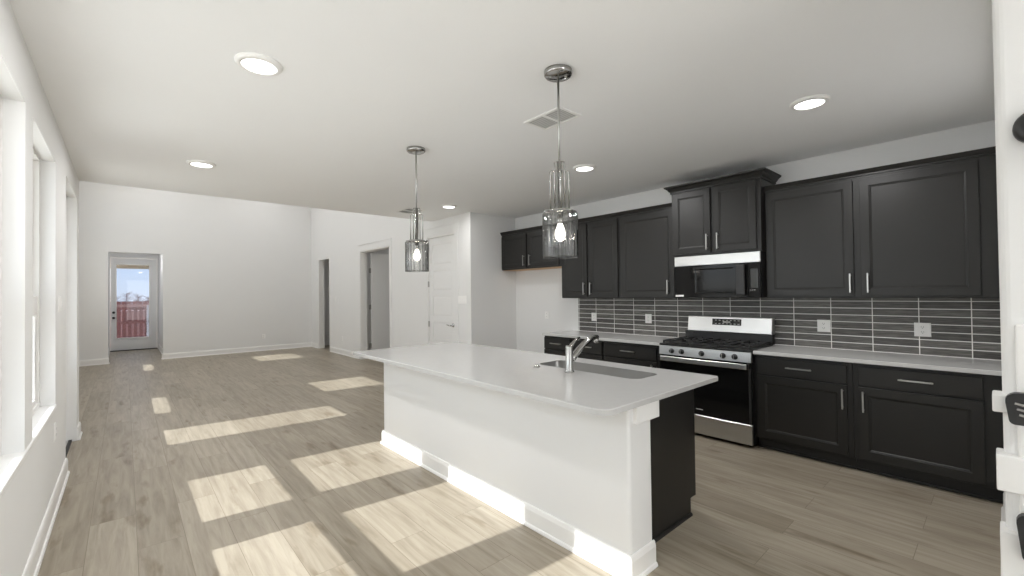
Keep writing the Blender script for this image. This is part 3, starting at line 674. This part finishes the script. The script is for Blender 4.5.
# ------------------------------------------------------------------ island
IX0, IX1, IY0, IY1 = 1.690, 2.921, 1.2505, 4.315
wx0, wx1 = 1.925, 2.140; wy0, wy1 = 1.280, 4.115
r = thing('kitchen_island', 'long kitchen island with white front wall and black cabinet end', 'kitchen island', (2.3, 2.7, 0))
MB().box(wx0, wx1, wy0, wy1, 0, .8845).build('half_wall', 'wall', r, bevel=.018, seg=4)
bb = MB(); bb.sweep([(wx1, wy1), (wx0, wy1), (wx0, wy0), (wx1, wy0)][::-1][::-1], [(-o, z) for o, z in BASE]); 
bb = MB(); bb.sweep([(wx1-.0, wy0), (wx0, wy0), (wx0, wy1), (wx1, wy1)], BASE); bb.build('baseboard', 'trim', r)
MB().box(1.965, 2.185, wy0-.022, wy0+.10, .792, .884).build('trim_block', 'trim', r, bevel=.002)
cx1 = 2.865
mb = MB()
for q in ((wx1-.001, cx1, 1.392, 1.412, .11, .8835), (wx1-.001, cx1, wy1-.02, wy1, .11, .8835), (cx1-.02, cx1, 1.41, wy1-.018, .11, .8835), (wx1-.001, wx1+.018, 1.41, wy1-.018, .11, .8835), (wx1-.001, cx1, 1.41, wy1-.018, .11, .13)): mb.box(*q)
mb.build('cabinet', 'black', r)
MB().box(wx1-.001, cx1-.072, 1.3925, wy1, 0, .111).build('toe_kick', 'black', r)
MB().sweep([(cx1-.072, 1.3925), (wx1, 1.3925)][::-1], [(0, 0), (-.014, 0), (-.012, .010), (-.006, .016), (0, .016)]).build('shoe_moulding', 'black', r)
# doors on the working side of the island
for k in range(4):
    a = 1.40+k*.675; f_ = lambda aa, bb_, c: (cx1-.0005+c, aa, bb_)
    q = MB().panel([(a+.01, a+.665, .125, .86, 0), (a+.01, a+.665, .125, .86, .02), (a+.07, a+.605, .185, .80, .02), (a+.08, a+.595, .195, .79, .012)], f_); q.build('door', 'black', r)

# island top with a sink cut-out and rounded corners
def rrect(x0, x1, y0, y1, rad, n=6):
    rs = rad if isinstance(rad, (list, tuple)) else [rad]*4; out = []
    for (cx, cy, a0), q in zip(((x0, y0, PI), (x1, y0, 1.5*PI), (x1, y1, 0), (x0, y1, .5*PI)), rs):
        sx_ = 1 if cx == x0 else -1; sy_ = 1 if cy == y0 else -1
        for i in range(n+1):
            a = a0+i*PI/2/n; out.append((cx+sx_*q+q*math.cos(a), cy+sy_*q+q*math.sin(a)))
    return out
SX0, SX1, SY0, SY1 = 2.435, 2.735, 1.555, 2.470
outer = rrect(IX0, IX1, IY0, IY1, [.07, .012, .03, .03], 8); inner = rrect(SX0, SX1, SY0, SY1, .075, 8)
n = len(outer)
mb = MB()
def ring(pts, z): return [(x, y, z) for x, y in pts]
def inset(pts, d):
    cx, cy = (IX0+IX1)/2, (IY0+IY1)/2
    return [(x+(d if x < cx else -d), y+(d if y < cy else -d)) for x, y in pts]
mb.loops([ring(inner, .885), ring(outer, .885), ring(outer, .911), ring(inset(outer, .004), .915), ring(inner, .915), ring(inner, .885)], False, False)
tag(mb.build('island_countertop', 'quartz'), 'long white quartz countertop on the kitchen island', 'countertop')

r = thing('kitchen_sink', 'undermount stainless steel sink set into the island countertop', 'sink', (2.585, 2.01, .68))
s1 = rrect(SX0+.0015, SX1-.0015, SY0+.0015, SY1-.0015, .075, 8); s0 = rrect(SX0+.0005, SX1-.0005, SY0+.0005, SY1-.0005, .075, 8); s2 = rrect(SX0+.008, SX1-.008, SY0+.008, SY1-.008, .075, 8); s3 = rrect(SX0+.03, SX1-.03, SY0+.03, SY1-.03, .06, 8)
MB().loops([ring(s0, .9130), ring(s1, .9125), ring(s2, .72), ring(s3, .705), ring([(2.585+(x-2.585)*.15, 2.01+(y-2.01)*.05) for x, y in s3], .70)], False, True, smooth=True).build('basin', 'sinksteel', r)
MB().lathe([(.055, .7035), (.055, .706), (.045, .7075), (.03, .705), (.028, .702)], (2.585, 2.01, 0), 24).build('drain', 'chrome', r)
r = thing('kitchen_faucet', 'chrome single-lever faucet standing beside the island sink', 'faucet', (2.345, 2.025, .915))
fx0, fy0 = 2.335, 2.03
MB().lathe([(.034, .9155), (.034, .924), (.029, .930), (.027, .935), (.0265, 1.085), (.0265, 1.092), (.024, 1.103), (.018, 1.106)], (fx0, fy0, 0), 28).build('body', 'chrome', r)
pts = []
for i in range(11):
    t = i/10; pts.append((fx0+.02+t*.30, fy0+.0, 1.0+.138*math.sin(t*PI*.55)/.99*1.0))
MB().tube(pts, [.025-.007*(i/10) for i in range(11)], 16).build('spout', 'chrome', r)
MB().lathe([(.018, 1.132), (.019, 1.120), (.019, 1.100), (.015, 1.096)], (pts[-1][0]-.012, fy0, 0), 18).build('spray_tip', 'chrome', r)
MB().tube([(fx0, fy0, 1.080), (fx0+.035, fy0, 1.112), (fx0+.07, fy0, 1.136), (fx0+.115, fy0, 1.152)], [.018, .014, .011, .008], 12).build('lever', 'chrome', r)
b_ = MB().lathe([(.026, .9155), (.026, .919), (.018, .922), (.016, .930), (.014, .932)], (2.335, 2.355, 0), 24).build('air_switch', 'chrome'); tag(b_, 'small round chrome button on the island countertop left of the faucet', 'sink button')

# ------------------------------------------------------------------ stepped white trim and black fittings at the near right wall end
tp = MB().box(1.986, 2.004, -.42, -.022, 0, 1.365).build('trim_panel', 'trim', bevel=.006); struct(tp)
for i, (z0, z1, yy) in enumerate(((1.098, 1.150, .027), (.862, .970, .022), (0, .742, .018))):
    struct(MB().box(1.972, 2.06, -.40, yy, z0, z1).build('trim_%d' % (i+1), 'trim', bevel=.004))
r = thing('wall_lamp', 'black round wall fitting with a grey glass tube, high at the right edge', 'wall lamp', (1.986, -.07, 1.95))
MB().lathe([(.050, .014), (.050, -.004), (.042, -.016), (.030, -.018)], (1.986, -.078, 1.945), 28, 'x').build('mount', 'dgrey', r)
MB().lathe([(.026, -.10), (.026, .03), (.022, .034)], (1.945, -.085, 1.94), 20).build('glass_tube', 'frost', r)
def bracket(z0, z1, y, lean, label):
    r = thing('wall_bracket', label, 'bracket', (1.972, y, z0))
    zz = (z0+z1)/2; mb = MB()
    pr_ = rrect(-.075, .0, z0, z1, [.004, .012, .03, .004], 5)
    mb.loops([[(1.972-c, y+u+lean*(z1-v), v) for u, v in pr_] for c in (0, .022, .026)]); mb.build('block', 'dgrey', r)
    return r, mb
b1, _ = bracket(1.072, 1.165, .004, -.12, 'black rounded fitting with bright grip lines, beside the stepped white trim at the right edge')
for k in range(3): MB().tube([(1.944, -.018-.004*k, 1.135-k*.016), (1.944, -.040-.004*k, 1.130-k*.016)], .0035, 8).build('grip_line', 'nickel', b1)
b2, _ = bracket(.680, .815, -.012, -.10, 'lower black slanted fitting on the stepped white trim at the bottom right')

# ------------------------------------------------------------------ outside
struct(MB().box(-60, 60, -60, 90, -.35, -.15).build('ground', 'soil'))  # ground made pale to bounce daylight up to the ceilings
r = thing('deck_railing', 'red-brown wooden railing with pickets seen through the far door glass', 'railing', (.2, 19, -.15))
for k in range(28):
    x = -1.6+k*.14; MB().box(x, x+.085, 19.0, 19.03, -.1, 1.17).build('picket', 'fence', r)
MB().box(-1.7, 2.4, 18.96, 19.07, 1.19, 1.27).build('top_rail', 'sunlit_wood', r); MB().box(-1.7, 2.4, 18.98, 19.0, .64, .72).build('middle_rail', 'fence', r)
MB().box(.54, .60, 18.90, 18.96, -.15, 1.25).build('post', 'whitepost', r); MB().box(-1.7, 2.4, 18.96, 19.05, -.15, .20).build('bottom_rail', 'sunlit_wood', r)
r = thing('garden_fence', 'tall red board fence standing beyond the railing', 'fence', (.2, 21.5, -.15))
fb = MB()
for k in range(40): fb.box(-2.8+k*.15, -2.8+k*.15+.143, 21.5, 21.525, -.15, 1.36)
fb.build('boards', 'fence', r); MB().box(-2.8, 3.2, 21.47, 21.5, 1.05, 1.13).build('rail', 'fence', r)
MB().box(-.1, .62, 19.9, 20.7, -.15, 1.05).build('cover', 'sunlit_wood', thing('lit_panel_box', 'pale red planter box standing in for a sunlit panel behind the railing pickets', 'filler', (.26, 20.3, -.15)), bevel=.02)  # pale block added to give the look of a sunlit panel
for k in range(12):
    x = -3.2+k*.66; y = 44+(k % 3)*2.2
    t = MB(); hh = 1.75+random.random()*.5
    t.tube([(x, y, -.2), (x+.05, y, .6), (x, y, hh*.8)], [.06, .05, .02], 6)
    for j in range(110):
        z = random.uniform(.5, hh*.85); a = random.uniform(0, 2*PI); l = random.uniform(.2, .5)
        t.tube([(x, y, z), (x+math.cos(a)*l*.5, y+math.sin(a)*l*.5, z+l*.25), (x+math.cos(a)*l, y+math.sin(a)*l, z+l*.55)], [.014, .009, .004], 3)
    tag(t.build('bare_tree', 'twig'), 'bare leafless tree on the horizon beyond the red fence', 'tree', 'bare trees on the horizon')
struct(MB().box(-2.2, 2.6, YD+.16, 18.6, 2.66, 2.76).box(-2.2, 2.6, 18.4, 18.6, 2.42, 2.66).build('roof_porch', 'roof'))

# portals guide the sky light through the openings
for a, b in wins: area_portal('portal', (-.56, (a+b)/2, (Z0+HEAD)/2), (1, 0, 0), b-a, HEAD-Z0)
area_portal('portal', (-.56, 5.97, 1.6), (1, 0, 0), .66, 1.75)
area_portal('portal', (2.4, YB-.22, 1.36), (0, 1, 0), 4.6, 2.5)
area_portal('portal', (5.22, (YB-.2)/2, 1.36), (-1, 0, 0), -YB-.8, 2.5)
for a, b, u, v in lw: area_portal('portal', (-1.08, (a+b)/2, (u+v)/2), (1, 0, 0), b-a, v-u)
area_portal('portal', (.2, YD+.18, 1.4), (0, -1, 0), .7, 2.1)
